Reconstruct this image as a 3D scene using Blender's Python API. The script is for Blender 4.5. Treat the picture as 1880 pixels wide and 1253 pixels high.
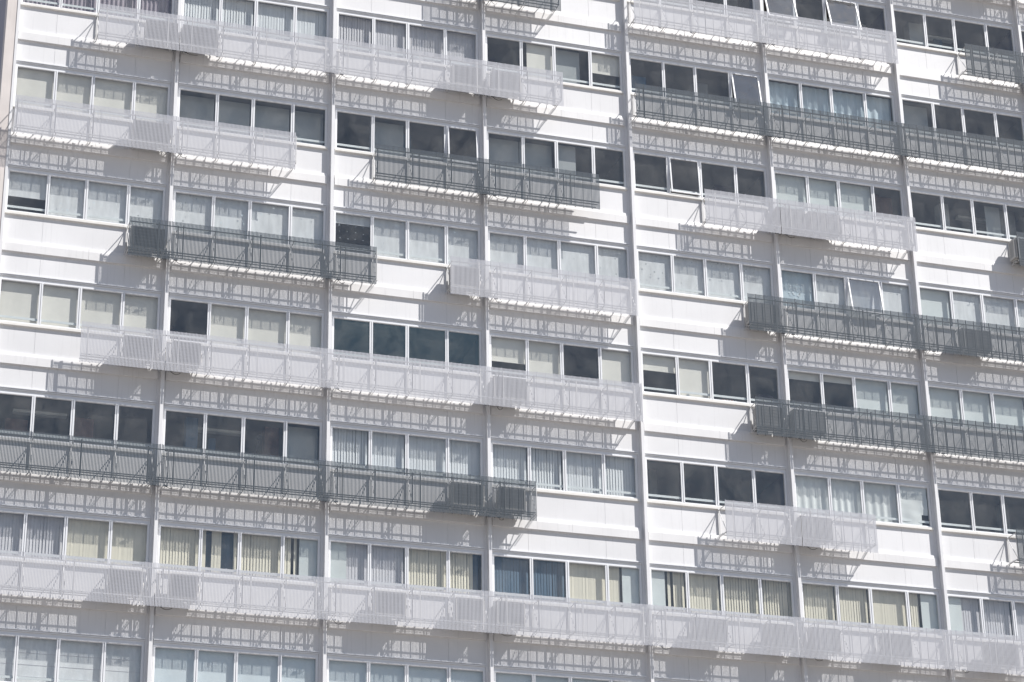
import bpy, math, random
from mathutils import Vector, Matrix
R = random.Random(7)
scene = bpy.context.scene
for o in list(bpy.data.objects): bpy.data.objects.remove(o)

# ------------------------------------------------------------------ camera
# facade frame: x runs right along the front, -y points out of the front, z up
W, H = 4.0, 2.86906                      # bay width, storey height
def rodr(w):
    t = w.length; return Matrix.Rotation(t, 3, w / t)
Rm = rodr(Vector((-0.416512102, -0.308547462, 0.0491878809))) @ Matrix(((1,0,0),(0,0,-1),(0,1,0)))
CAM = Vector((-4.76496, -52.78318, -33.32231))
cam = bpy.data.cameras.new('camera'); cam.sensor_width = 36.0
cam.lens = 36.0 * 4489.7275 / 1880.0; cam.clip_start = 0.5; cam.clip_end = 3000
co = bpy.data.objects.new('camera', cam); scene.collection.objects.link(co)
M3 = Matrix((Rm[0], -Rm[1], -Rm[2])).transposed()
co.matrix_world = Matrix.Translation(CAM) @ M3.to_4x4()
scene.camera = co
def px(u, v, y=0.0):                     # photo pixel -> facade x, z at depth y
    d = Rm.transposed() @ Vector(((u-940)/4489.7275, (v-626.5)/4489.7275, 1))
    t = (y - CAM.y) / d.y; q = CAM + d * t; return q.x, q.z

# ------------------------------------------------------------------ sky, sun, exposure
SUN = Vector((1.30, -1.0, 1.93)).normalized()
el = math.asin(SUN.z); az = math.atan2(SUN.x, SUN.y)
w = bpy.data.worlds.new('World'); scene.world = w; w.use_nodes = True
nt = w.node_tree; nt.nodes.clear()
out = nt.nodes.new('ShaderNodeOutputWorld'); bg = nt.nodes.new('ShaderNodeBackground')
sky = nt.nodes.new('ShaderNodeTexSky'); sky.sky_type = 'NISHITA'; sky.sun_disc = False
sky.sun_elevation = el; sky.sun_rotation = az; sky.air_density = 1.0; sky.dust_density = 0.6; sky.ozone_density = 2.5
tc = nt.nodes.new('ShaderNodeTexCoord'); mp = nt.nodes.new('ShaderNodeMapping'); mp.inputs['Scale'].default_value = (1.0, 1.0, 2.2)
nz = nt.nodes.new('ShaderNodeTexNoise'); nz.inputs['Scale'].default_value = 11.0; nz.inputs['Detail'].default_value = 7; nz.inputs['Roughness'].default_value = 0.6
cr = nt.nodes.new('ShaderNodeValToRGB'); cr.color_ramp.elements[0].position = 0.44; cr.color_ramp.elements[1].position = 0.58
mx = nt.nodes.new('ShaderNodeMix'); mx.data_type = 'RGBA'; mx.inputs['B'].default_value = (4.6, 5.5, 7.8, 1)
mm = nt.nodes.new('ShaderNodeMath'); mm.operation = 'MULTIPLY'; mm.inputs[1].default_value = 0.55
L = nt.links.new
L(tc.outputs['Generated'], mp.inputs['Vector']); L(mp.outputs['Vector'], nz.inputs['Vector']); L(nz.outputs['Fac'], cr.inputs['Fac'])
L(cr.outputs['Color'], mm.inputs[0]); L(mm.outputs[0], mx.inputs['Factor'])
L(sky.outputs['Color'], mx.inputs['A']); L(mx.outputs['Result'], bg.inputs['Color']); L(bg.outputs[0], out.inputs['Surface'])
bg.inputs['Strength'].default_value = 0.064
sl = bpy.data.lights.new('sun', 'SUN'); sl.energy = 5.0; sl.angle = math.radians(0.53); sl.color = (1.0, 0.965, 0.925)
so = bpy.data.objects.new('sun', sl); scene.collection.objects.link(so)
so.rotation_mode = 'QUATERNION'; so.rotation_quaternion = SUN.to_track_quat('Z', 'Y'); so.location = (40, -40, 60)
scene.view_settings.view_transform = 'Standard'; scene.view_settings.look = 'None'
scene.view_settings.exposure = 0.30; scene.view_settings.gamma = 1.0
scene.cycles.max_bounces = 6; scene.cycles.diffuse_bounces = 4; scene.cycles.transparent_max_bounces = 16
scene.cycles.sample_clamp_indirect = 4.0; scene.cycles.caustics_reflective = False; scene.cycles.caustics_refractive = False

# ------------------------------------------------------------------ materials
def mat(name, col, rough=0.5, var=0.06, scale=3.0, bump=0.0, streak=0.0, metal=0.0, rnd=0.0, stretch=(1,1,1), spec=0.5):
    m = bpy.data.materials.new(name); m.use_nodes = True; t = m.node_tree; b = t.nodes['Principled BSDF']; Lk = t.links.new
    b.inputs['Roughness'].default_value = rough; b.inputs['Metallic'].default_value = metal
    b.inputs['Specular IOR Level'].default_value = spec
    g = t.nodes.new('ShaderNodeNewGeometry'); mp = t.nodes.new('ShaderNodeMapping'); mp.inputs['Scale'].default_value = stretch
    Lk(g.outputs['Position'], mp.inputs['Vector'])
    n = t.nodes.new('ShaderNodeTexNoise'); n.inputs['Scale'].default_value = scale; n.inputs['Detail'].default_value = 6
    Lk(mp.outputs[0], n.inputs['Vector'])
    r = t.nodes.new('ShaderNodeMapRange'); r.inputs['From Min'].default_value = 0.3; r.inputs['From Max'].default_value = 0.7
    r.inputs['To Min'].default_value = 1 - var; r.inputs['To Max'].default_value = 1 + var * 0.5
    Lk(n.outputs['Fac'], r.inputs['Value'])
    val = r.outputs['Result']
    def mul(a, bb):
        q = t.nodes.new('ShaderNodeMath'); q.operation = 'MULTIPLY'; Lk(a, q.inputs[0]); Lk(bb, q.inputs[1]); return q.outputs[0]
    if streak:
        mp2 = t.nodes.new('ShaderNodeMapping'); mp2.inputs['Scale'].default_value = (9, 9, 0.5); Lk(g.outputs['Position'], mp2.inputs['Vector'])
        n2 = t.nodes.new('ShaderNodeTexNoise'); n2.inputs['Scale'].default_value = 1.6; n2.inputs['Detail'].default_value = 5; Lk(mp2.outputs[0], n2.inputs['Vector'])
        r2 = t.nodes.new('ShaderNodeMapRange'); r2.inputs['From Min'].default_value = 0.56; r2.inputs['From Max'].default_value = 0.8
        r2.inputs['To Min'].default_value = 1; r2.inputs['To Max'].default_value = 1 - streak; Lk(n2.outputs['Fac'], r2.inputs['Value']); val = mul(val, r2.outputs['Result'])
    if rnd:
        oi = t.nodes.new('ShaderNodeObjectInfo'); r3 = t.nodes.new('ShaderNodeMapRange'); r3.inputs['To Min'].default_value = 1 - rnd; r3.inputs['To Max'].default_value = 1
        Lk(oi.outputs['Random'], r3.inputs['Value']); val = mul(val, r3.outputs['Result'])
    v = t.nodes.new('ShaderNodeVectorMath'); v.operation = 'SCALE'; v.inputs[0].default_value = col; Lk(val, v.inputs['Scale'])
    Lk(v.outputs[0], b.inputs['Base Color'])
    if bump:
        bp = t.nodes.new('ShaderNodeBump'); bp.inputs['Strength'].default_value = bump; bp.inputs['Distance'].default_value = 0.01
        Lk(n.outputs['Fac'], bp.inputs['Height']); Lk(bp.outputs[0], b.inputs['Normal'])
    return m
M = {}
M['panel'] = mat('white_panel_paint', (0.765, 0.765, 0.775), 0.55, 0.07, 0.6, 0.12, 0.11, rnd=0.06)
M['ledge'] = mat('white_ledge_metal', (0.77, 0.765, 0.765), 0.45, 0.06, 1.5, 0.05, 0.12)
M['pillar'] = mat('white_pillar_paint', (0.765, 0.765, 0.775), 0.5, 0.05, 2.0, 0, 0.08)
M['frame'] = mat('white_aluminium', (0.80, 0.81, 0.83), 0.4, 0.04, 3.0)
M['sill'] = mat('cream_sill', (0.80, 0.78, 0.74), 0.5, 0.06, 4.0, 0, 0.1)
M['guard'] = mat('guard_rail_paint', (0.80, 0.83, 0.84), 0.4, 0.03)
M['bright'] = mat('pale_slat_aluminium', (0.62, 0.625, 0.66), 0.38, 0.05, 2.0, rnd=0.06)
M['dark'] = mat('dark_slat_aluminium', (0.122, 0.142, 0.162), 0.4, 0.08, 2.0, rnd=0.1)
M['darkrail'] = mat('dark_rail_paint', (0.085, 0.098, 0.11), 0.45, 0.08)
M['brightfin_shade'] = mat('pale_fin_painted_shade', (0.55, 0.56, 0.60), 0.4, 0.05)  # fins greyer than the slats: shade on their sides put into the colour
M['darkfin_shade'] = mat('dark_fin_painted_shade', (0.045, 0.052, 0.06), 0.4, 0.05)  # slat colour darkened to paint in the fins' shadowed sides
M['steel'] = mat('bracket_paint', (0.62, 0.62, 0.62), 0.45, 0.1, 6.0)
M['ac'] = mat('condenser_casing', (0.50, 0.49, 0.47), 0.5, 0.1, 5.0, 0, 0.15, rnd=0.12)
M['acdark'] = mat('condenser_grille', (0.24, 0.245, 0.255), 0.6, 0.2, 8.0)
M['beige'] = mat('beige_render', (0.70, 0.65, 0.62), 0.8, 0.10, 1.5, 0.3, 0.15)
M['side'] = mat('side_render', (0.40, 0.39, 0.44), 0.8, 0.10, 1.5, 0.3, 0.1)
M['ceiling'] = mat('ceiling', (0.30, 0.29, 0.28), 0.9, 0.1, 2.0)
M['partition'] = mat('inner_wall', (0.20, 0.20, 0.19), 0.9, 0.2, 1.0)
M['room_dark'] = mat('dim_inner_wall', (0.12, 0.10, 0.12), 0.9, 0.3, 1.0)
M['floor'] = mat('office_floor', (0.12, 0.12, 0.13), 0.8, 0.1)
M['wood'] = mat('brown_board', (0.16, 0.09, 0.07), 0.6, 0.3, 6.0)
M['roller'] = mat('cream_roller_cloth', (0.86, 0.83, 0.77), 0.9, 0.05, 1.5, 0.1, rnd=0.07, stretch=(2, 1, .3))
M['film'] = mat('pale_blue_film', (0.80, 0.81, 0.83), 0.8, 0.14, 3.5, 0.1, rnd=0.08, stretch=(3, 1, .6))
M['aqua'] = mat('pale_green_cloth', (0.76, 0.80, 0.80), 0.9, 0.07, 1.5, 0.1, rnd=0.08)
M['cream'] = mat('cream_vane', (0.85, 0.79, 0.66), 0.8, 0.12, 1.0, rnd=0.06, stretch=(14, 1, .2))
M['greyv'] = mat('grey_vane', (0.70, 0.68, 0.72), 0.8, 0.12, 1.0, rnd=0.1, stretch=(14, 1, .2))
M['bluev'] = mat('blue_white_vane', (0.82, 0.84, 0.87), 0.8, 0.12, 1.0, rnd=0.05, stretch=(14, 1, .2))
M['navyv'] = mat('navy_vane', (0.10, 0.16, 0.23), 0.8, 0.2, 1.0, stretch=(14, 1, .2))
M['lilac'] = mat('lilac_curtain', (0.40, 0.35, 0.40), 0.9, 0.2, 1.0, stretch=(8, 1, .2))
M['teal'] = mat('teal_curtain', (0.58, 0.68, 0.75), 0.9, 0.15, 1.0, stretch=(6, 1, .2))
M['white_cloth'] = mat('white_cloth', (0.78, 0.80, 0.80), 0.9, 0.06, 2.0, 0.4)
M['paper'] = mat('grey_paper', (0.42, 0.44, 0.45), 0.9, 0.12, 1.2)
M['black'] = mat('black_rubber', (0.02, 0.02, 0.025), 0.6)
M['hose'] = mat('white_hose', (0.62, 0.60, 0.56), 0.7, 0.2, 9)
M['red'] = mat('red_brown_cloth', (0.42, 0.17, 0.12), 0.8, 0.3, 20)
M['concrete'] = mat('pavement_concrete', (0.34, 0.31, 0.28), 0.9, 0.15, 0.5)
M['asphalt'] = mat('asphalt', (0.06, 0.06, 0.062), 0.9, 0.2, 2.0)

def glassmat(name, tint, gloss, wav, refl=(1.0, 0.98, 0.93, 1)):
    m = bpy.data.materials.new(name); m.use_nodes = True; t = m.node_tree; t.nodes.clear(); Lk = t.links.new
    o = t.nodes.new('ShaderNodeOutputMaterial'); mix = t.nodes.new('ShaderNodeMixShader')
    tr = t.nodes.new('ShaderNodeBsdfTransparent'); tr.inputs['Color'].default_value = (*tint, 1)
    gl = t.nodes.new('ShaderNodeBsdfGlossy'); gl.inputs['Roughness'].default_value = 0.03; gl.inputs['Color'].default_value = refl
    fr = t.nodes.new('ShaderNodeLayerWeight'); fr.inputs['Blend'].default_value = 0.5      # Schlick curve, the same from both sides
    pw = t.nodes.new('ShaderNodeMath'); pw.operation = 'POWER'; pw.inputs[1].default_value = 5.0
    mu = t.nodes.new('ShaderNodeMath'); mu.operation = 'MULTIPLY_ADD'; mu.inputs[1].default_value = 0.40 * gloss; mu.inputs[2].default_value = 0.045 * gloss; mu.use_clamp = True
    g = t.nodes.new('ShaderNodeNewGeometry'); n = t.nodes.new('ShaderNodeTexNoise'); n.inputs['Scale'].default_value = 1.3; n.inputs['Detail'].default_value = 2
    Lk(g.outputs['Position'], n.inputs['Vector'])
    bp = t.nodes.new('ShaderNodeBump'); bp.inputs['Strength'].default_value = wav; bp.inputs['Distance'].default_value = 0.05
    Lk(n.outputs['Fac'], bp.inputs['Height']); Lk(bp.outputs[0], gl.inputs['Normal'])
    Lk(fr.outputs['Facing'], pw.inputs[0]); Lk(pw.outputs[0], mu.inputs[0]); Lk(mu.outputs[0], mix.inputs[0]); Lk(tr.outputs[0], mix.inputs[1]); Lk(gl.outputs[0], mix.inputs[2]); 
    df = t.nodes.new('ShaderNodeBsdfDiffuse'); df.inputs['Color'].default_value = (0.62, 0.61, 0.58, 1)      # film of dust and dried rain
    mp = t.nodes.new('ShaderNodeMapping'); mp.inputs['Scale'].default_value = (1.6, 1.6, 1.0); mp.inputs['Rotation'].default_value = (0, 0.5, 0)
    n2 = t.nodes.new('ShaderNodeTexNoise'); n2.inputs['Scale'].default_value = 1.1; n2.inputs['Detail'].default_value = 7; n2.inputs['Roughness'].default_value = 0.55; n2.inputs['Distortion'].default_value = 0.5
    Lk(g.outputs['Position'], mp.inputs['Vector']); Lk(mp.outputs[0], n2.inputs['Vector'])
    r = t.nodes.new('ShaderNodeMapRange'); r.inputs['From Min'].default_value = 0.38; r.inputs['From Max'].default_value = 0.72
    r.inputs['To Min'].default_value = 0.008; r.inputs['To Max'].default_value = 0.06; Lk(n2.outputs['Fac'], r.inputs['Value'])
    m2 = t.nodes.new('ShaderNodeMixShader'); Lk(r.outputs['Result'], m2.inputs[0]); Lk(mix.outputs[0], m2.inputs[1]); Lk(df.outputs[0], m2.inputs[2]); Lk(m2.outputs[0], o.inputs[0])
    return m
M['glass'] = glassmat('window_glass', (0.98, 0.99, 0.985), 1.6, 0.5)
M['tilted_glass'] = glassmat('tilted_window_glass', (0.93, 0.95, 0.95), 5.0, 0.5)
M['green_glass'] = glassmat('green_window_glass', (0.90, 0.95, 0.93), 2.4, 0.6, (0.88, 1.0, 0.95, 1))

# ------------------------------------------------------------------ mesh helpers
class MB:
    def __init__(s): s.v = []; s.f = []; s.m = []
    def box(s, x0, x1, y0, y1, z0, z1, mi=0):
        b = len(s.v)
        s.v += [(x0,y0,z0),(x1,y0,z0),(x1,y1,z0),(x0,y1,z0),(x0,y0,z1),(x1,y0,z1),(x1,y1,z1),(x0,y1,z1)]
        s.f += [(b,b+3,b+2,b+1),(b+4,b+5,b+6,b+7),(b,b+1,b+5,b+4),(b+1,b+2,b+6,b+5),(b+2,b+3,b+7,b+6),(b+3,b,b+4,b+7)]; s.m += [mi]*6
        return s
    def slat(s, x, y, z0, z1):           # flat slat turned a little about its upright axis
        k = len(s.v); a, b, t = .0107, .0018, .0011
        for z in (z0, z1): s.v += [(x-a-t*.2, y+b-t, z), (x+a-t*.2, y-b-t, z), (x+a+t*.2, y-b+t, z), (x-a+t*.2, y+b+t, z)]
        s.f += [(k,k+3,k+2,k+1),(k+4,k+5,k+6,k+7),(k,k+1,k+5,k+4),(k+1,k+2,k+6,k+5),(k+2,k+3,k+7,k+6),(k+3,k,k+4,k+7)]; s.m += [0]*6
    def bar(s, a, b, r, mi=0):           # square bar between two points
        a = Vector(a); b = Vector(b); d = (b-a).normalized()
        u = d.cross(Vector((0,0,1)));
        if u.length < 1e-3: u = Vector((1,0,0))
        u.normalize(); v = d.cross(u).normalized(); k = len(s.v)
        for p in (a, b):
            for su, sv in ((-1,-1),(1,-1),(1,1),(-1,1)): s.v.append(tuple(p + u*r*su + v*r*sv))
        s.f += [(k,k+1,k+2,k+3),(k+7,k+6,k+5,k+4)] + [(k+i, k+4+i, k+4+(i+1)%4, k+(i+1)%4) for i in range(4)]; s.m += [mi]*6
        return s
    def tube(s, pts, r, n=8, mi=0):
        k0 = len(s.v); P = [Vector(p) for p in pts]
        for i, p in enumerate(P):
            d = (P[min(i+1,len(P)-1)] - P[max(i-1,0)]).normalized(); u = d.cross(Vector((0.3,0.2,1))).normalized(); v = d.cross(u)
            for j in range(n):
                a = 2*math.pi*j/n; s.v.append(tuple(p + u*r*math.cos(a) + v*r*math.sin(a)))
        for i in range(len(P)-1):
            for j in range(n):
                s.f.append((k0+i*n+j, k0+i*n+(j+1)%n, k0+(i+1)*n+(j+1)%n, k0+(i+1)*n+j)); s.m.append(mi)
        s.f += [tuple(k0+j for j in range(n))[::-1], tuple(k0+(len(P)-1)*n+j for j in range(n))]; s.m += [mi]*2
        return s
    def prof(s, pts, x0, x1, mi=0):      # (y,z) profile swept along x, pts counter-clockwise seen from +x
        k = len(s.v); n = len(pts)
        for x in (x0, x1):
            for y, z in pts: s.v.append((x, y, z))
        s.f += [tuple(k+i for i in range(n))[::-1], tuple(k+n+i for i in range(n))]; s.m += [mi]*2
        for i in range(n): s.f.append((k+i, k+(i+1)%n, k+n+(i+1)%n, k+n+i)); s.m.append(mi)
        return s
    def disc(s, c, r, y1, n=24, mi=0):   # short cylinder facing -y
        k = len(s.v)
        for yy in (c[1], y1):
            for j in range(n): a = 2*math.pi*j/n; s.v.append((c[0]+r*math.cos(a), yy, c[2]+r*math.sin(a)))
        s.f += [tuple(k+j for j in range(n)), tuple(k+n+j for j in range(n))[::-1]]; s.m += [mi]*2
        for j in range(n): s.f.append((k+j, k+n+j, k+n+(j+1)%n, k+(j+1)%n)); s.m.append(mi)
        return s
    def ring(s, c, r, t, n=28, mi=0):
        for j in range(n):
            a = 2*math.pi*j/n; b = 2*math.pi*(j+1)/n
            s.bar((c[0]+r*math.cos(a), c[1], c[2]+r*math.sin(a)), (c[0]+r*math.cos(b), c[1], c[2]+r*math.sin(b)), t, mi)
        return s
    def mesh(s, name, *mats):
        me = bpy.data.meshes.new(name); me.from_pydata(s.v, [], s.f); me.update()
        for m in mats: me.materials.append(M[m])
        if len(mats) > 1: me.polygons.foreach_set('material_index', s.m)
        return me
    def build(s, name, mats, parent=None, loc=(0,0,0)):
        if isinstance(mats, str): mats = (mats,)
        return put(name, s.mesh(name, *mats), parent, loc)
def put(name, me, parent=None, loc=(0,0,0)):
    o = bpy.data.objects.new(name, me); scene.collection.objects.link(o); o.location = loc
    if parent: o.parent = parent
    return o
def empty(name, loc=(0,0,0)):
    o = bpy.data.objects.new(name, None); scene.collection.objects.link(o); o.location = loc; o.empty_display_size = 0.3; return o
def tag(o, label=None, cat=None, group=None, kind=None):
    for k, v in (('label', label), ('category', cat), ('group', group), ('kind', kind)):
        if v: o[k] = v
    return o

# ------------------------------------------------------------------ ground
GZ = -34.95
g = MB(); g.v = [(-900,-1500,GZ),(1100,-1500,GZ),(1100,900,GZ),(-900,900,GZ)]; g.f = [(0,1,2,3)]; g.m = [0]
tag(g.build('ground', 'concrete'), kind='structure')
tag(MB().box(-900,1100,-26,-14,GZ+.004,GZ+.02).build('road', 'asphalt'), kind='structure')

# ------------------------------------------------------------------ the building
FL = range(-2, 7); NB = 8
B = empty('office_building', (0,0,GZ))
tag(B, 'white office block of ribbon windows, panels and thin upright pillars filling the photo', 'building')
OFF = Vector((0,0,-GZ))                  # children are placed in world coordinates minus the root
def bput(name, me, x=0, y=0, z=0): return put(name, me, B, Vector((x,y,z)) + OFF)
ZT = 2*H + 2.87; XE = NB*W
# pillars: flat base strip and a proud white fin
pm = MB().box(-0.245, -0.055, 0.0, 0.10, GZ+.1, ZT).box(-0.178, -0.098, -0.155, 0.0, GZ+.1, ZT)
zz = ZT
while zz > GZ + 3:                       # joints in the fin
    zz -= H
pme = pm.mesh('pillar', 'pillar')
for i in range(1, NB+1): bput('pillar', pme, i*W)
# left corner: white edge strip, beige rendered corner wall, shaded side wall
MB().box(-0.125, -0.06, -0.135, 0.10, GZ+.1, ZT).build('edge_strip', 'pillar', B, OFF)
MB().box(-0.37, -0.128, -0.12, 0.40, GZ+.05, ZT).build('corner_wall', 'beige', B, OFF)
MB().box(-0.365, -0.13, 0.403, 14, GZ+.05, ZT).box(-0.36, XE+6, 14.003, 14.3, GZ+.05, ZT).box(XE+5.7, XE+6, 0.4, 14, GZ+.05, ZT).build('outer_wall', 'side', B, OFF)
MB().box(-0.4, XE+6, -0.05, 14.3, ZT+.003, ZT+.3).build('roof', 'panel', B, OFF)
# wall panels of one bay of one storey: apron under the sill, band under the ledge
S1, S2, GAP = 0.865, 2.852, 0.003
def panels():
    m = MB()
    for x0, x1 in ((-0.052, S1-GAP), (S1+GAP, S2-GAP), (S2+GAP, 3.752)):
        m.box(x0, x1, 0.0, 0.008, -1.90, -1.13); m.box(x0, x1, 0.0, 0.008, -2.705, -2.10)
    m.box(-0.052, 3.752, 0.0085, 0.06, -2.705, -1.13)
    m.box(-0.052, 3.752, -0.008, 0.0, -2.16, -2.136)     # shadow gap strip under the ledge
    return m.mesh('wall_panel', 'panel')
pan = panels()
# ledge: steep flashing, upright face, drip
def ledge():
    m = MB(); xs = (-0.05, 1.98, 3.75)
    for a, b in ((xs[0], xs[1]-.002), (xs[1]+.002, xs[2])):
        m.prof([(0.0,-1.838),(-0.042,-1.845),(-0.053,-1.925),(-0.053,-1.933),(-0.060,-1.936),(-0.060,-2.135),(0.0,-2.135)][::-1], a, b)
    return m.mesh('ledge', 'ledge')
led = ledge()
# window: frame (head lip, jambs, mullions), glass, sill, guard rail
PANES = ((0.0, 0.892), (0.972, 1.798), (1.884, 2.812), (2.898, 3.690))
def wframe():
    m = MB()
    m.box(-0.05, 3.75, -0.034, 0.0, 0.138, 0.164)        # head lip
    m.box(-0.05, 3.75, -0.016, 0.0, 0.104, 0.130)
    m.box(-0.05, 3.75, 0.012, 0.05, 0.038, 0.164)        # head
    m.box(-0.05, 3.75, 0.000, 0.05, 0.0, 0.034)
    m.box(-0.05, 0.0, 0.001, 0.06, -1.05, 0.0)
    m.box(3.690, 3.735, 0.001, 0.06, -1.05, 0.0); m.box(3.738, 3.752, 0.012, 0.06, -1.05, 0.0)
    for (a, b), (c, d) in zip(PANES, PANES[1:]):
        mid = b + 0.040
        m.box(b, mid, 0.004, 0.06, -1.05, 0.0); m.box(mid+.006, c, -0.006, 0.06, -1.05, 0.0); m.box(mid, mid+.006, 0.03, 0.06, -1.05, 0.0)
    m.box(-0.05, 3.752, 0.0, 0.06, -1.092, -1.05)        # bottom rail
    for a, b in PANES:                                   # slim gasket round each pane
        m.box(a, b, 0.022, 0.028, -0.014, 0.0); m.box(a, b, 0.022, 0.028, -1.05, -1.036)
    return m.mesh('frame', 'frame')
wf = wframe()
wsill = MB().box(-0.05, 3.75, -0.05, 0.0, -1.165, -1.094).box(-0.05, 3.75, -0.056, -0.05, -1.158, -1.105).mesh('sill', 'sill')
grd = MB()
for a, b in PANES: grd.box(a+.002, b-.002, 0.050, 0.062, -0.952, -0.895)
grm = grd.mesh('guard_rail', 'guard')

ROLLY = 0.13
def roller(par, z, x0, x1, frac, m='roller', y=ROLLY, nm='roller_blind'):
    mb = MB(); zb = -1.09*frac
    mb.box(x0, x1, y, y+.004, zb, 0.04)
    if frac < 0.99: mb.box(x0, x1, y-.006, y+.012, zb-.022, zb+.004)
    return mb.build(nm, m, par)
def vanes(par, x0, x1, m, y=0.16, gaps=(), ang=9, wd=0.080, nm='vertical_blind'):
    mb = MB(); x = x0 + .03; a0 = math.radians(ang + R.choice((-6, 0, 0, 5, 9))); miss = m == 'cream' and R.random() < .15
    while x < x1 - .02:
        if not any(g0 < x < g1 for g0, g1 in gaps) and not (miss and R.random() < .07):
            a = a0 + R.uniform(-.07, .07); c, s_ = math.cos(a)*wd/2, math.sin(a)*wd/2; k = len(mb.v); j = R.uniform(-.006, .006)
            for (sx, zz_) in ((-1,-1.09),(1,-1.09),(1,.05),(-1,.05)):
                mb.v.append((x+j+sx*c, y+sx*s_, zz_)); mb.v.append((x+j+sx*c, y+sx*s_+.003, zz_))
            mb.f += [(k,k+2,k+4,k+6),(k+7,k+5,k+3,k+1),(k,k+1,k+3,k+2),(k+2,k+3,k+5,k+4),(k+4,k+5,k+7,k+6),(k+6,k+7,k+1,k)]; mb.m += [0]*6
        x += 0.072
    return mb.build(nm, m, par)
def curtain(par, x0, x1, m, y=0.18, amp=.03, per=.16, nm='curtain', crump=0.0, zb=-1.09):
    mb = MB(); nx = max(8, int((x1-x0)/.018)); nz_ = 14; ph = R.uniform(0, 6)
    for t in (0, 1):
        for j in range(nz_+1):
            for i in range(nx+1):
                x = x0 + (x1-x0)*i/nx; z = .04 + (zb-.04)*j/nz_
                d = amp*math.sin(2*math.pi*x/per + ph + .9*math.sin(3*x+ph)) * (.45+.55*j/nz_)
                d += crump*(math.sin(9*x+7*z)+math.sin(13*x-11*z+2)+.6*math.sin(23*z+5*x))
                mb.v.append((x, y + d + t*.003, z))
    n1 = (nx+1)*(nz_+1)
    for j in range(nz_):
        for i in range(nx):
            a = j*(nx+1)+i; mb.f.append((a, a+nx+1, a+nx+2, a+1)); mb.m.append(0)
            a += n1; mb.f.append((a, a+1, a+nx+2, a+nx+1)); mb.m.append(0)
    o = mb.build(nm, m, par)
    for p in o.data.polygons: p.use_smooth = True
    return o

# what each window shows, bay by bay; 4 codes per window
# r=cream roller  f=pale blue film  q=pale green cloth  c=cream vanes g=grey vanes b=blue-white vanes n=navy vanes
# l=lilac curtain t=teal curtain w=white curtain s=crumpled sheet p=grey paper d=dark x=dim wall k=wood
CODE = {
 -2: ['d d d d']*8,
 -1: ['b b b b','b b b b','d d d d','g g d d','d d d d','o d o d','d d d d','d d d d'],
  0: ['l l l l','b b b b','g g g g','d r.m h.8 r.5','d d d o','t t t t','p d d d','d d d d'],
  1: ['r r r r','p p p p','d p d d','p p h d','d u d d','q q q k','d d v d','d d d d'],
  2: ['f.55 f f f','f f f f','f.2z f f f','f f f f','f f f f','m f f f','q f f f','f f f f'],
  3: ['r r r r','d r r r','e e e e','r.55 r d r','r.35 r d d','r.15 r.12 q q','q q q q','f f f f'],
  4: ['x x x x','x x x p','b b b b','b b b b','d d d d','w w w s','d d d d','d d d d'],
  5: ['g g c c','c C c cR','Rg g c cN','n n c cR','Rc c c c','c c c cR','Rg g g g','g g g g'],
  6: ['f f f f','a a a a','a a a a','a a a a','f f f f','f f f f','f f f f','f f f f'],
}
M['palefilm'] = mat('pale_sky_film', (0.76, 0.83, 0.88), 0.8, 0.06, 1.0, 0.05, rnd=0.05)
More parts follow.
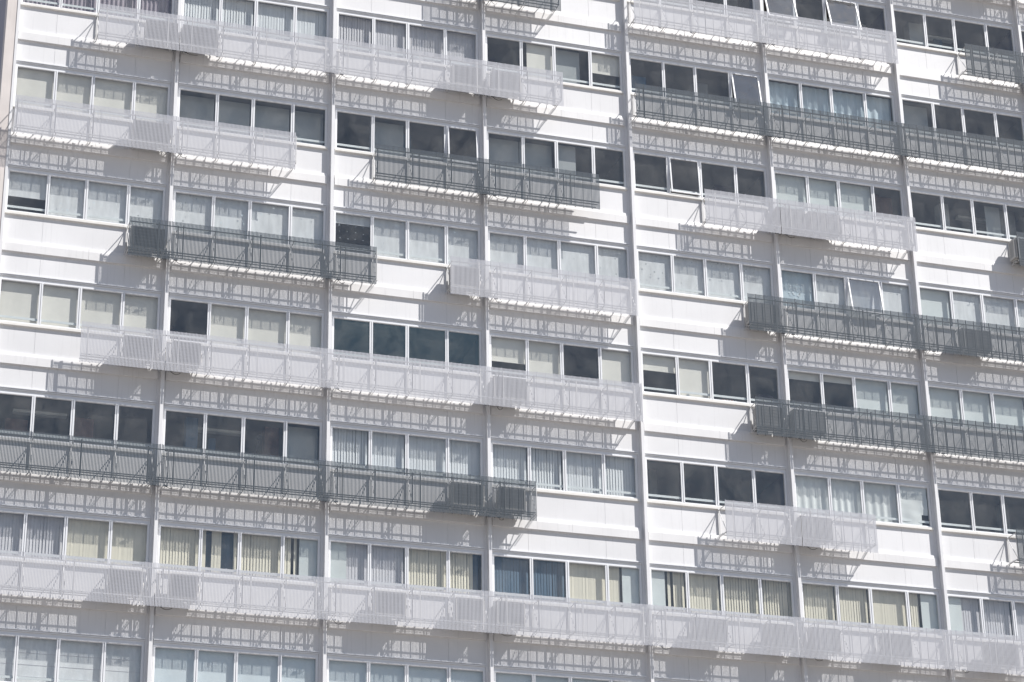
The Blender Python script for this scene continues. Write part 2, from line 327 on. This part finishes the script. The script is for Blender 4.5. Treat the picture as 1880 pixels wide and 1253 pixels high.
def fill(win, pane, code, bay, fl):
    a, b = PANES[pane]; x0, x1 = a-.03, b+.03
    fr = float('0.'+code.split('.')[1][:2].rstrip('mz') or 0) if '.' in code and code.split('.')[1][0].isdigit() else 1.0
    k = code[0]
    if code == 'r.m': roller(win, 0, x0+.18, x1, 1.0)
    elif code == 'cR': vanes(win, x0, a+(b-a)*.42, 'cream'); roller(win, 0, a+(b-a)*.47, x1, 1.0, 'aqua', .10)
    elif code == 'cN': vanes(win, x0, a+(b-a)*.80, 'cream'); vanes(win, a+(b-a)*.80, x1, 'navyv', .24)
    elif code == 'C': vanes(win, x0, x1, 'cream', gaps=((a+.12,a+.24),(a+.48,a+.74))); roller(win, 0, x0, x1, 1.0, 'navyv', .34)
    elif code == 'Rg': roller(win, 0, x0, a+.40, 1.0, 'aqua', .10); vanes(win, a+.42, x1, 'greyv')
    elif code == 'Rc': roller(win, 0, x0, a+.38, 1.0, 'aqua', .10); vanes(win, a+.40, x1, 'cream')
    elif k == 'r': roller(win, 0, x0, x1, fr)
    elif k == 'f':
        roller(win, 0, x0, x1, fr, 'film', .11 if fl == 2 else .13)
        if fl == 2 and fr == 1:                       # bits of tape and torn paper stuck on
            mb = MB()
            for _ in range(R.randint(3, 9)):
                xx = R.uniform(a+.04, b-.04); zz_ = R.choice([R.uniform(-1, -.04), R.uniform(-.2,-.04)]); s_ = R.uniform(.008, .018)
                mb.box(xx-s_, xx+s_, .040, .042, zz_-s_, zz_+s_*1.4)
            mb.build('tape', 'palefilm' if R.random() < .6 else 'paper', win)
        if fl == 6 and bay == 0:
            mb = MB()
            for q in range(4): mb.box(x0, x1, .124, .129, -.33-.27*q, -.322-.27*q)
            mb.build('blind_seam', 'greyv', win)
        if code.endswith('z'):
            mb = MB()
            for i in range(4):
                for j in range(4): mb.disc((a+.12+i*.2+R.uniform(-.02,.02), .052, -.3-j*.19+R.uniform(-.02,.02)), R.uniform(.006,.012), .056, 10)
            mb.build('sticker', 'palefilm', win)
    elif k == 'a': roller(win, 0, x0, x1, fr, 'palefilm', .12)
    elif k == 'q': roller(win, 0, x0, x1, fr, 'aqua', .15)
    elif k == 'c': vanes(win, x0, x1, 'cream')
    elif k == 'g': vanes(win, x0, x1, 'greyv')
    elif k == 'b': vanes(win, x0, x1, 'bluev')
    elif k == 'n': vanes(win, x0, x1, 'navyv')
    elif k == 'l': curtain(win, x0, x1, 'lilac', .2, .03, .11)
    elif k == 't': curtain(win, x0, x1, 'teal', .2, .03, .22)
    elif k == 'w': curtain(win, x0, x1, 'white_cloth', .14, .022, .20)
    elif k == 's': (curtain(win, x0, b-.20, 'white_cloth', .055, .004, .5, 'sheet', .006, -1.05), curtain(win, b-.198, b-.02, 'white_cloth', .055, .004, .5, 'sheet', .006, -.74))
    elif k == 'p': roller(win, 0, x0, x1, 1.0, 'paper', .35, 'paper_blind')
    elif k == 'h': roller(win, 0, x0, a+(b-a)*(.6 if fr == 1 else fr), 1.0, 'paper', .22, 'paper_blind')
    elif k == 'v': roller(win, 0, a+.5, b+.02, 1.0, 'paper', .3, 'paper_blind')
    elif k == 'm':
        roller(win, 0, x0, x1, 1.0, 'teal', .16); 
        mb = MB()
        for _ in range(46):
            xx = a + R.gauss(.45, .17); zz_ = R.gauss(-.48, .10)
            if a < xx < b: mb.disc((xx, .15, zz_), R.uniform(.012, .028), .156, 7)
        mb.build('pattern', 'palefilm', win)
    elif k in 'dx' and R.random() < .55:   # columns, cabinets and door panels standing back in the room
        c = R.uniform(a, b); ww = R.uniform(.08, .26); yy = R.uniform(.35, 1.6)
        MB().box(c-ww, c+ww, yy, yy+.3, -1.7, R.choice((.09, .09, -.25, -.5))).build('inner_column', R.choice(('paper', 'wood', 'room_dark', 'partition', 'navyv')), win)
    elif k == 'k': MB().box(x0+.05, a+.38, .5, .53, -1.05, .04).box(a+.42, x1, .6, .63, -.75, .04).build('board', 'wood', win)
def sash(win, pane, ang):                 # awning sash hinged at the head, swung out at the bottom
    a, b = PANES[pane]; o = empty('sash', (0,0,0)); 
    t = .035; h = 1.045
    m = MB().box(a, a+t, -.02, .02, -h, 0).box(b-t, b, -.02, .02, -h, 0).box(a+t, b-t, -.02, .02, -t, 0).box(a+t, b-t, -.02, .02, -h, -h+t)
    o2 = m.build('sash', 'frame', win, (0, 0.0, 0)); o2.rotation_euler = (-math.radians(ang), 0, 0)
    m = MB().box(a+t, b-t, -.004, .002, -h+t, -t); m2 = m.build('sash_glass', 'tilted_glass' if ang > 6 else 'glass', win, (0, 0, 0)); m2.rotation_euler = (-math.radians(ang), 0, 0)
    bpy.data.objects.remove(o)
gcache = {}
def glass_mesh(skip, gm='glass'):
    if (skip, gm) not in gcache:
        m = MB()
        for i, (a, b) in enumerate(PANES):
            if i not in skip: m.box(a-.002, b+.002, 0.029, 0.035, -1.052, 0.002)
        gcache[(skip, gm)] = m.mesh('glass', gm)
    return gcache[(skip, gm)]
OPEN = {(-1,5,0):14, (-1,5,2):14, (0,4,3):9, (1,4,1):4, (2,5,2):9, (1,2,3):4}
for fl in FL:
    for bay in range(NB):
        x, z = bay*W, -fl*H
        bput('wall_panel', pan, x, 0, z); bput('ledge', led, x, 0, z)
        win = bput('window', wf, x, 0, z)
        put('sill', wsill, win); put('guard_rail', grm, win)
        skip = tuple(p for (f_, b_, p) in OPEN if f_ == fl and b_ == bay)
        for grp in (((),) if not skip else [tuple(q for q in range(4) if q != k) for k in range(4) if k not in skip]): put('glass', glass_mesh(grp, 'green_glass' if (fl, bay) in ((3,2),) else 'glass'), win)
        for p in skip: sash(win, p, OPEN[(fl, bay, p)])
        for p, c in enumerate(CODE[fl][bay].split()): fill(win, p, c, bay, fl)
# floors, ceilings and inner walls seen through the glass
for fl in list(FL):
    z = -fl*H
    MB().box(-.12, XE+5.6, .07, 13.9, -2.76, -1.75).build('floor_slab', 'ceiling', B, OFF + Vector((0,0,z)))
    rb = MB()
    rb.box(-.1, XE+5.6, 5.5, 5.6, -1.75, .105)
    for k in (1,2,3,4,5,6,7,8):
        if R.random() < .75: rb.box(k*W-.2, k*W-.08, .11, 5.5, -1.75, .105)
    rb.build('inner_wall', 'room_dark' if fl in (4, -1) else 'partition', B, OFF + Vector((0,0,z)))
MB().box(-.05, XE+5.6, .07, 13.9, -6*H-2.76-.2, -6*H-2.765).build('floor_slab', 'ceiling', B, OFF)
for (f_, xx) in ((-1, 25.2), (-1, 22.4), (4, .6), (4, 4.8), (3, 5.7*4), (1, 26)):   # ceiling lights and ducts inside
    MB().box(xx, xx+1.25, 1.1, 1.28, .03, .095).box(xx, xx+1.25, 2.6, 2.78, .03, .095).build('ceiling_lamp', 'guard', B, OFF + Vector((0,0,-f_*H)))
# plain walls beyond the photographed part
MB().box(-0.125, XE+6, 0.02, .06, GZ+.05, -6*H-2.71).build('lower_wall', 'panel', B, OFF)
MB().box(XE-.05, XE+6, 0.02, .06, -6*H-2.70, ZT).build('side_panel_wall', 'panel', B, OFF)
MB().box(-0.125, XE-.06, 0.02, .06, 2*H+.17, ZT).build('upper_wall', 'panel', B, OFF)

# ------------------------------------------------------------------ louvre screens
D = 0.52; ZS0, ZS1 = -1.085, -2.100
PIT = 0.2276/7
def slat_mesh(x0, x1):
    m = MB(); n = int(round((x1-x0)/PIT)); o = x0
    for i in range(n):
        x = o + i*PIT
        m.slat(x, -D, ZS1, ZS0)
        if i % 7 == 0: m.box(x-.006, x+.006, -D+.003, -D+.024, ZS1-.008, ZS0+.012, 1)
    for zz_ in (ZS0-.11, ZS1+.215): m.box(x0-.004, x1-.028, -D+.0022, -D+.005, zz_-.004, zz_+.004)
    return m
BR = (0.02, 0.93, 1.84, 2.855, 3.70)
def bracket_mesh(x, flip=1):
    m = MB()
    m.box(x-.024, x+.024, -.042, 0.0, -1.835, -1.17)                       # wall post
    zt, zb = -1.19, -1.885
    m.bar((x,-.05,zt), (x,-D+.04,zt), .008).bar((x,-.04,-1.16), (x,-.045,-1.2), .016)
    m.bar((x,-.02,zb), (x,-D+.04,zb), .010)
    m.bar((x,-.05,zt-.02), (x,-D+.05,zb+.02), .007)
    m.bar((x,-D+.04,zt+.03), (x,-D+.04,zb-.03), .008)
    m.bar((x+.05*flip,-.02,zb-.01), (x+.05*flip,-D+.16,zb-.01), .006)
    return m
def post_mesh(x):
    return MB().box(x-.013, x+.013, -D+.019, -D+.045, ZS1+.06, ZS0-.06)
def screen(fl, x0, x1, tone, label):
    z = -fl*H; mid = (x0+x1)/2
    s = empty('louvre_screen', (mid, 0, z-2.1)); tag(s, label, 'screen', 'louvre screens in front of the window aprons')
    off = Vector((-mid, 0, 2.1))
    sm, rm, fm = ('bright', 'steel', 'brightfin_shade') if tone == 'pale' else ('dark', 'darkrail', 'darkfin_shade')
    cuts = [x0] + [k*W-.14 for k in range(0, NB+2) if x0+.05 < k*W-.14 < x1-.05] + [x1]
    for a, b in zip(cuts, cuts[1:]): slat_mesh(a, b).build('slat_panel', (sm, fm), s, off)
    for (yy, zz_, r) in ((-D+.035, -1.195, .009), (-D+.035, -1.885, .011), (-.36, -1.885, .010), (-.20, -1.885, .010)):
        MB().box(x0+.02, x1-.03, yy-r, yy+r, zz_-r, zz_+r).build('rail', rm, s, off)
    for k in range(-1, NB+1):
        for bx in BR:
            x = k*W+bx
            if x0-.02 < x < x1+.02:
                bracket_mesh(x, 1 if bx < 1 else -1).build('bracket', 'steel', s, off)
        xk = k*W - .14
        if x0+.3 < xk < x1-.3:            # black clamps and a sagging cable where two screens meet at a pillar
            MB().box(xk-.20, xk-.09, -D+.02, -D+.06, -2.085, -2.055).box(xk+.08, xk+.17, -D+.02, -D+.06, -2.085, -2.055).build('clamp', 'black', s, off)
            c0, c1, dz_ = xk+.10, xk+.10+R.uniform(.15, .38), R.uniform(.03, .09)
            MB().tube([(c0+(c1-c0)*i/8, -D+.05+.1*i/8, -2.07-dz_*math.sin(math.pi*i/8)) for i in range(9)], .006, 6).build('cable', 'black', s, off)
        for q, bx in enumerate((0.13, 2.02, 3.55)):
            x = k*W+bx
            if x0+.1 < x < x1-.1: post_mesh(x).build('post', rm, s, off)
    return s
def sx(u, v): return px(u, v, -D)[0]
SCR = [
 (-2, 19.2, 33.6, 'pale', 'pale louvre screen just above the top edge at upper right, throwing a grid shadow'),
 (-1, 10.9, sx(1030,10), 'dark', 'dark louvre screen cut by the top edge, ending right of the third pillar'),
 (-1, sx(1165,20), sx(1648,90), 'pale', 'pale louvre screen highest on the right half, under tilted open windows'),
 (-1, sx(1772,85), 33.6, 'dark', 'dark louvre screen in the top right corner, starting right of the sixth pillar'),
 (0, sx(183,30), sx(1034,155), 'pale', 'long pale louvre screen at top left running across the first three pillars'),
 (0, sx(1168,170), 33.6, 'dark', 'long dark louvre screen at upper right below the teal curtains'),
 (1, sx(28,200), sx(544,270), 'pale', 'pale louvre screen at the left edge, second from the top, under cream blinds'),
 (1, sx(690,280), sx(1102,340), 'dark', 'short dark louvre screen in the upper middle across the third pillar'),
 (1, sx(1295,360), sx(1682,420), 'pale', 'short pale louvre screen at right across the fifth pillar, below plain dark windows'),
 (1, sx(1867,430), 33.6, 'dark', 'dark louvre screen whose left end shows at the right edge, upper half'),
 (2, sx(238,420), sx(692,470), 'dark', 'dark louvre screen at left centre across the first two pillars, under pale blue windows'),
 (2, sx(828,490), sx(1170,540), 'pale', 'short pale louvre screen in the middle of the photo ending at the fourth pillar'),
 (2, sx(1374.5,560), 33.6, 'dark', 'dark louvre screen at right centre starting left of the fifth pillar, upper of two stacked'),
 (3, sx(150,610), sx(1180,730), 'pale', 'long pale louvre screen across the middle of the left side, from first to fourth pillar'),
 (3, sx(1388,750), 33.6, 'dark', 'dark louvre screen at right starting left of the fifth pillar, lower of two stacked'),
 (4, -0.05, sx(985,910), 'dark', 'long dark louvre screen at lower left running from the left edge past the third pillar'),
 (4, sx(1333,940), sx(1610,970), 'pale', 'short pale louvre screen at lower right under white curtains'),
 (4, sx(1868,990), 33.6, 'dark', 'dark louvre screen whose left end shows at the right edge, lower half'),
 (5, -0.05, 33.6, 'pale', 'pale louvre screen across the whole width at the bottom, under cream vertical blinds'),
]
for s_ in SCR: screen(*s_)

# ------------------------------------------------------------------ air conditioners behind the screens
def ac_thing(fl, u0, u1, v, label, var):
    xa = px(u0, v, -.47)[0]; xb = px(u1, v, -.47)[0]; c = (xa+xb)/2; wd = min(max(xb-xa, .62), .88)
    z = -fl*H - 1.868; h = .60; d0, d1 = -.46, -.17
    t = empty('air_conditioner', (c, -.32, z)); tag(t, label, 'air conditioner', 'air conditioners behind the louvre screens')
    o = Vector((0, .32, 0)); y0, y1 = d0, d1
    m = MB()
    b = .03
    m.prof([(y0,0.03),(y0,h-b),(y0+b,h),(y1-b,h),(y1,h-b),(y1,.03)], -wd/2, wd/2)
    m.box(-wd/2+.06, -wd/2+.12, y0+.02, y1-.02, 0, .03).box(wd/2-.12, wd/2-.06, y0+.02, y1-.02, 0, .03)
    m.build('casing', 'ac', t, o)
    gr = MB()                             # dark coil face behind a wire guard
    gr.box(-wd/2+.035, wd/2-.035, y0-.004, y0+.002, .065, h-.05)
    gr.build('coil', 'acdark', t, o)
    gr = MB()
    for k in range(1, 6): gr.box(-wd/2+.03, wd/2-.03, y0-.012, y0-.008, .06+k*.085, .064+k*.085)
    for k in range(0, 3): gr.box(-wd/2+.05+k*(wd-.10)/2-.006, -wd/2+.05+k*(wd-.10)/2+.006, y0-.008, y0-.0045, .06, h-.045)
    gr.build('coil_guard', 'ac', t, o)
    vn = MB()
    for k in range(9): vn.box(-wd/2-.003, -wd/2, y0+.05, y1-.05, .10+k*.05, .125+k*.05)
    vn.build('side_vent', 'acdark', t, o)
    sgn = 1 if var % 2 else -1; xe = wd/2*1
    P = [(xe-.02, y1-.06, .14), (xe+.05, y1-.03, .16), (xe+.10, y1+.02, .28+.05*(var%3)), (xe+.12, -.06, .42), (xe+.09, -.03, .52)]
    Q = []
    for i in range(len(P)-1):
        for s_ in range(4): Q.append(Vector(P[i]).lerp(Vector(P[i+1]), s_/4))
    Q.append(Vector(P[-1]))
    MB().tube(Q, .016).build('hose', 'hose', t, o)
    return t
nA = 0
def acs(fl, items):
    global nA
    for (u0, u1, v, lab) in items: ac_thing(fl, u0, u1, v, lab, nA); nA += 1
acs(-2, [(1790, 1840, -40, 'air conditioner above the top right corner of the photo, behind the pale screen there')])
acs(0, [(268, 327, 60, 'leftmost air conditioner behind the long pale screen at top left, left of the first pillar'),
        (336, 400, 70, 'air conditioner just right of the first pillar behind the long pale screen at top left'),
        (832, 886, 140, 'air conditioner just left of the third pillar behind the long pale screen at top left'),
        (905, 957, 150, 'air conditioner just right of the third pillar behind the long pale screen at top left')])
acs(1, [(245, 312, 240, 'air conditioner left of the first pillar behind the second pale screen from the top'),
        (1428, 1478, 410, 'air conditioner just right of the fifth pillar, left of a pair behind a pale screen'),
        (1487, 1545, 420, 'air conditioner right of the fifth pillar, right of a pair behind a pale screen'),
        (1863, 1915, 460, 'air conditioner cut by the right edge, its side showing beside a dark screen')])
acs(2, [(242, 303, 430, 'air conditioner filling the left end of the dark screen at left centre'),
        (830, 882, 510, 'air conditioner filling the left end of the short pale screen at the photo centre'),
        (1377, 1430, 575, 'air conditioner filling the left end of the upper dark screen at right centre'),
        (1768, 1820, 620, 'air conditioner right of the sixth pillar behind the upper dark screen at right centre')])
acs(3, [(228, 290, 645, 'air conditioner just left of the first pillar behind the pale screen at mid left'),
        (318, 368, 655, 'air conditioner just right of the first pillar behind the pale screen at mid left'),
        (908, 966, 720, 'air conditioner just right of the third pillar behind the pale screen at mid left'),
        (1391, 1438, 765, 'air conditioner left of the fifth pillar, at the left end of the lower dark screen'),
        (1458, 1518, 775, 'air conditioner just right of the fifth pillar behind the lower dark screen at right')])
acs(4, [(830, 890, 910, 'air conditioner just left of the third pillar behind the long dark screen at lower left'),
        (918, 966, 920, 'air conditioner in the right end of the long dark screen at lower left'),
        (1472, 1528, 970, 'air conditioner just right of the fifth pillar behind the short pale screen under white curtains')])
acs(5, [(200, 258, 1080, 'air conditioner just left of the first pillar behind the full width bottom screen'),
        (312, 362, 1090, 'air conditioner just right of the first pillar behind the full width bottom screen'),
        (688, 746, 1110, 'air conditioner midway between second and third pillars behind the full width bottom screen'),
        (838, 892, 1120, 'air conditioner just left of the third pillar behind the full width bottom screen'),
        (913, 965, 1130, 'air conditioner just right of the third pillar behind the full width bottom screen'),
        (1275, 1336, 1150, 'air conditioner midway between fourth and fifth pillars behind the full width bottom screen'),
        (1410, 1458, 1165, 'air conditioner just left of the fifth pillar behind the full width bottom screen'),
        (1492, 1543, 1180, 'air conditioner just right of the fifth pillar behind the full width bottom screen'),
        (1624, 1673, 1190, 'air conditioner two panes left of the sixth pillar behind the full width bottom screen'),
        (1817, 1868, 1210, 'air conditioner right of the sixth pillar behind the full width bottom screen')])

# ------------------------------------------------------------------ small things on the sills and inside
z3 = -3*H
x_, _ = px(1264, 724, .05)
t = empty('table_clock', (x_, .09, z3-1.045)); tag(t, 'small round white disc standing on the sill inside the window right of the fourth pillar', 'clock')
MB().disc((0, -.01, .055), .045, .01, 20).box(-.03, .03, -.01, .02, 0, .012).build('dial', 'white_cloth', t)
x_, _ = px(1338, 733, .05)
t = empty('cloth_bundle', (x_, .09, z3-1.045)); tag(t, 'small red and white bundle of cloth lying on the sill inside a dark window', 'cloth')
mb = MB()
for q in range(9): mb.disc((-.16+q*.038, -.02+.012*(q % 3), .028+.008*(q % 2)), .022+.006*((q*5) % 3), .03, 9)
mb.build('fold', 'red', t)
mb = MB()
for q in range(5): mb.disc((-.10+q*.075, -.024, .034), .015, .0, 8)
mb.build('tassel', 'white_cloth', t)
for (u, v, lb) in ((155, 790, 'thin black lamp pole leaning behind the dark purple window at left'), (468, 830, 'thin black lamp pole leaning behind the dark window left of the second pillar')):
    x_, z_ = px(u, v, .6)
    t = empty('floor_lamp', (x_-.1, .6, -4*H-1.75)); tag(t, lb, 'lamp')
    MB().tube([(-.15,0,.01),(.05,0,.9),(.2,0,1.5)], .012).build('pole', 'black', t)
    MB().disc((.2,-.04,1.53), .06, .04, 14).build('lamp_head', 'black', t)
    MB().box(-.27,-.03,-.12,.12,0,.02).build('foot', 'black', t)
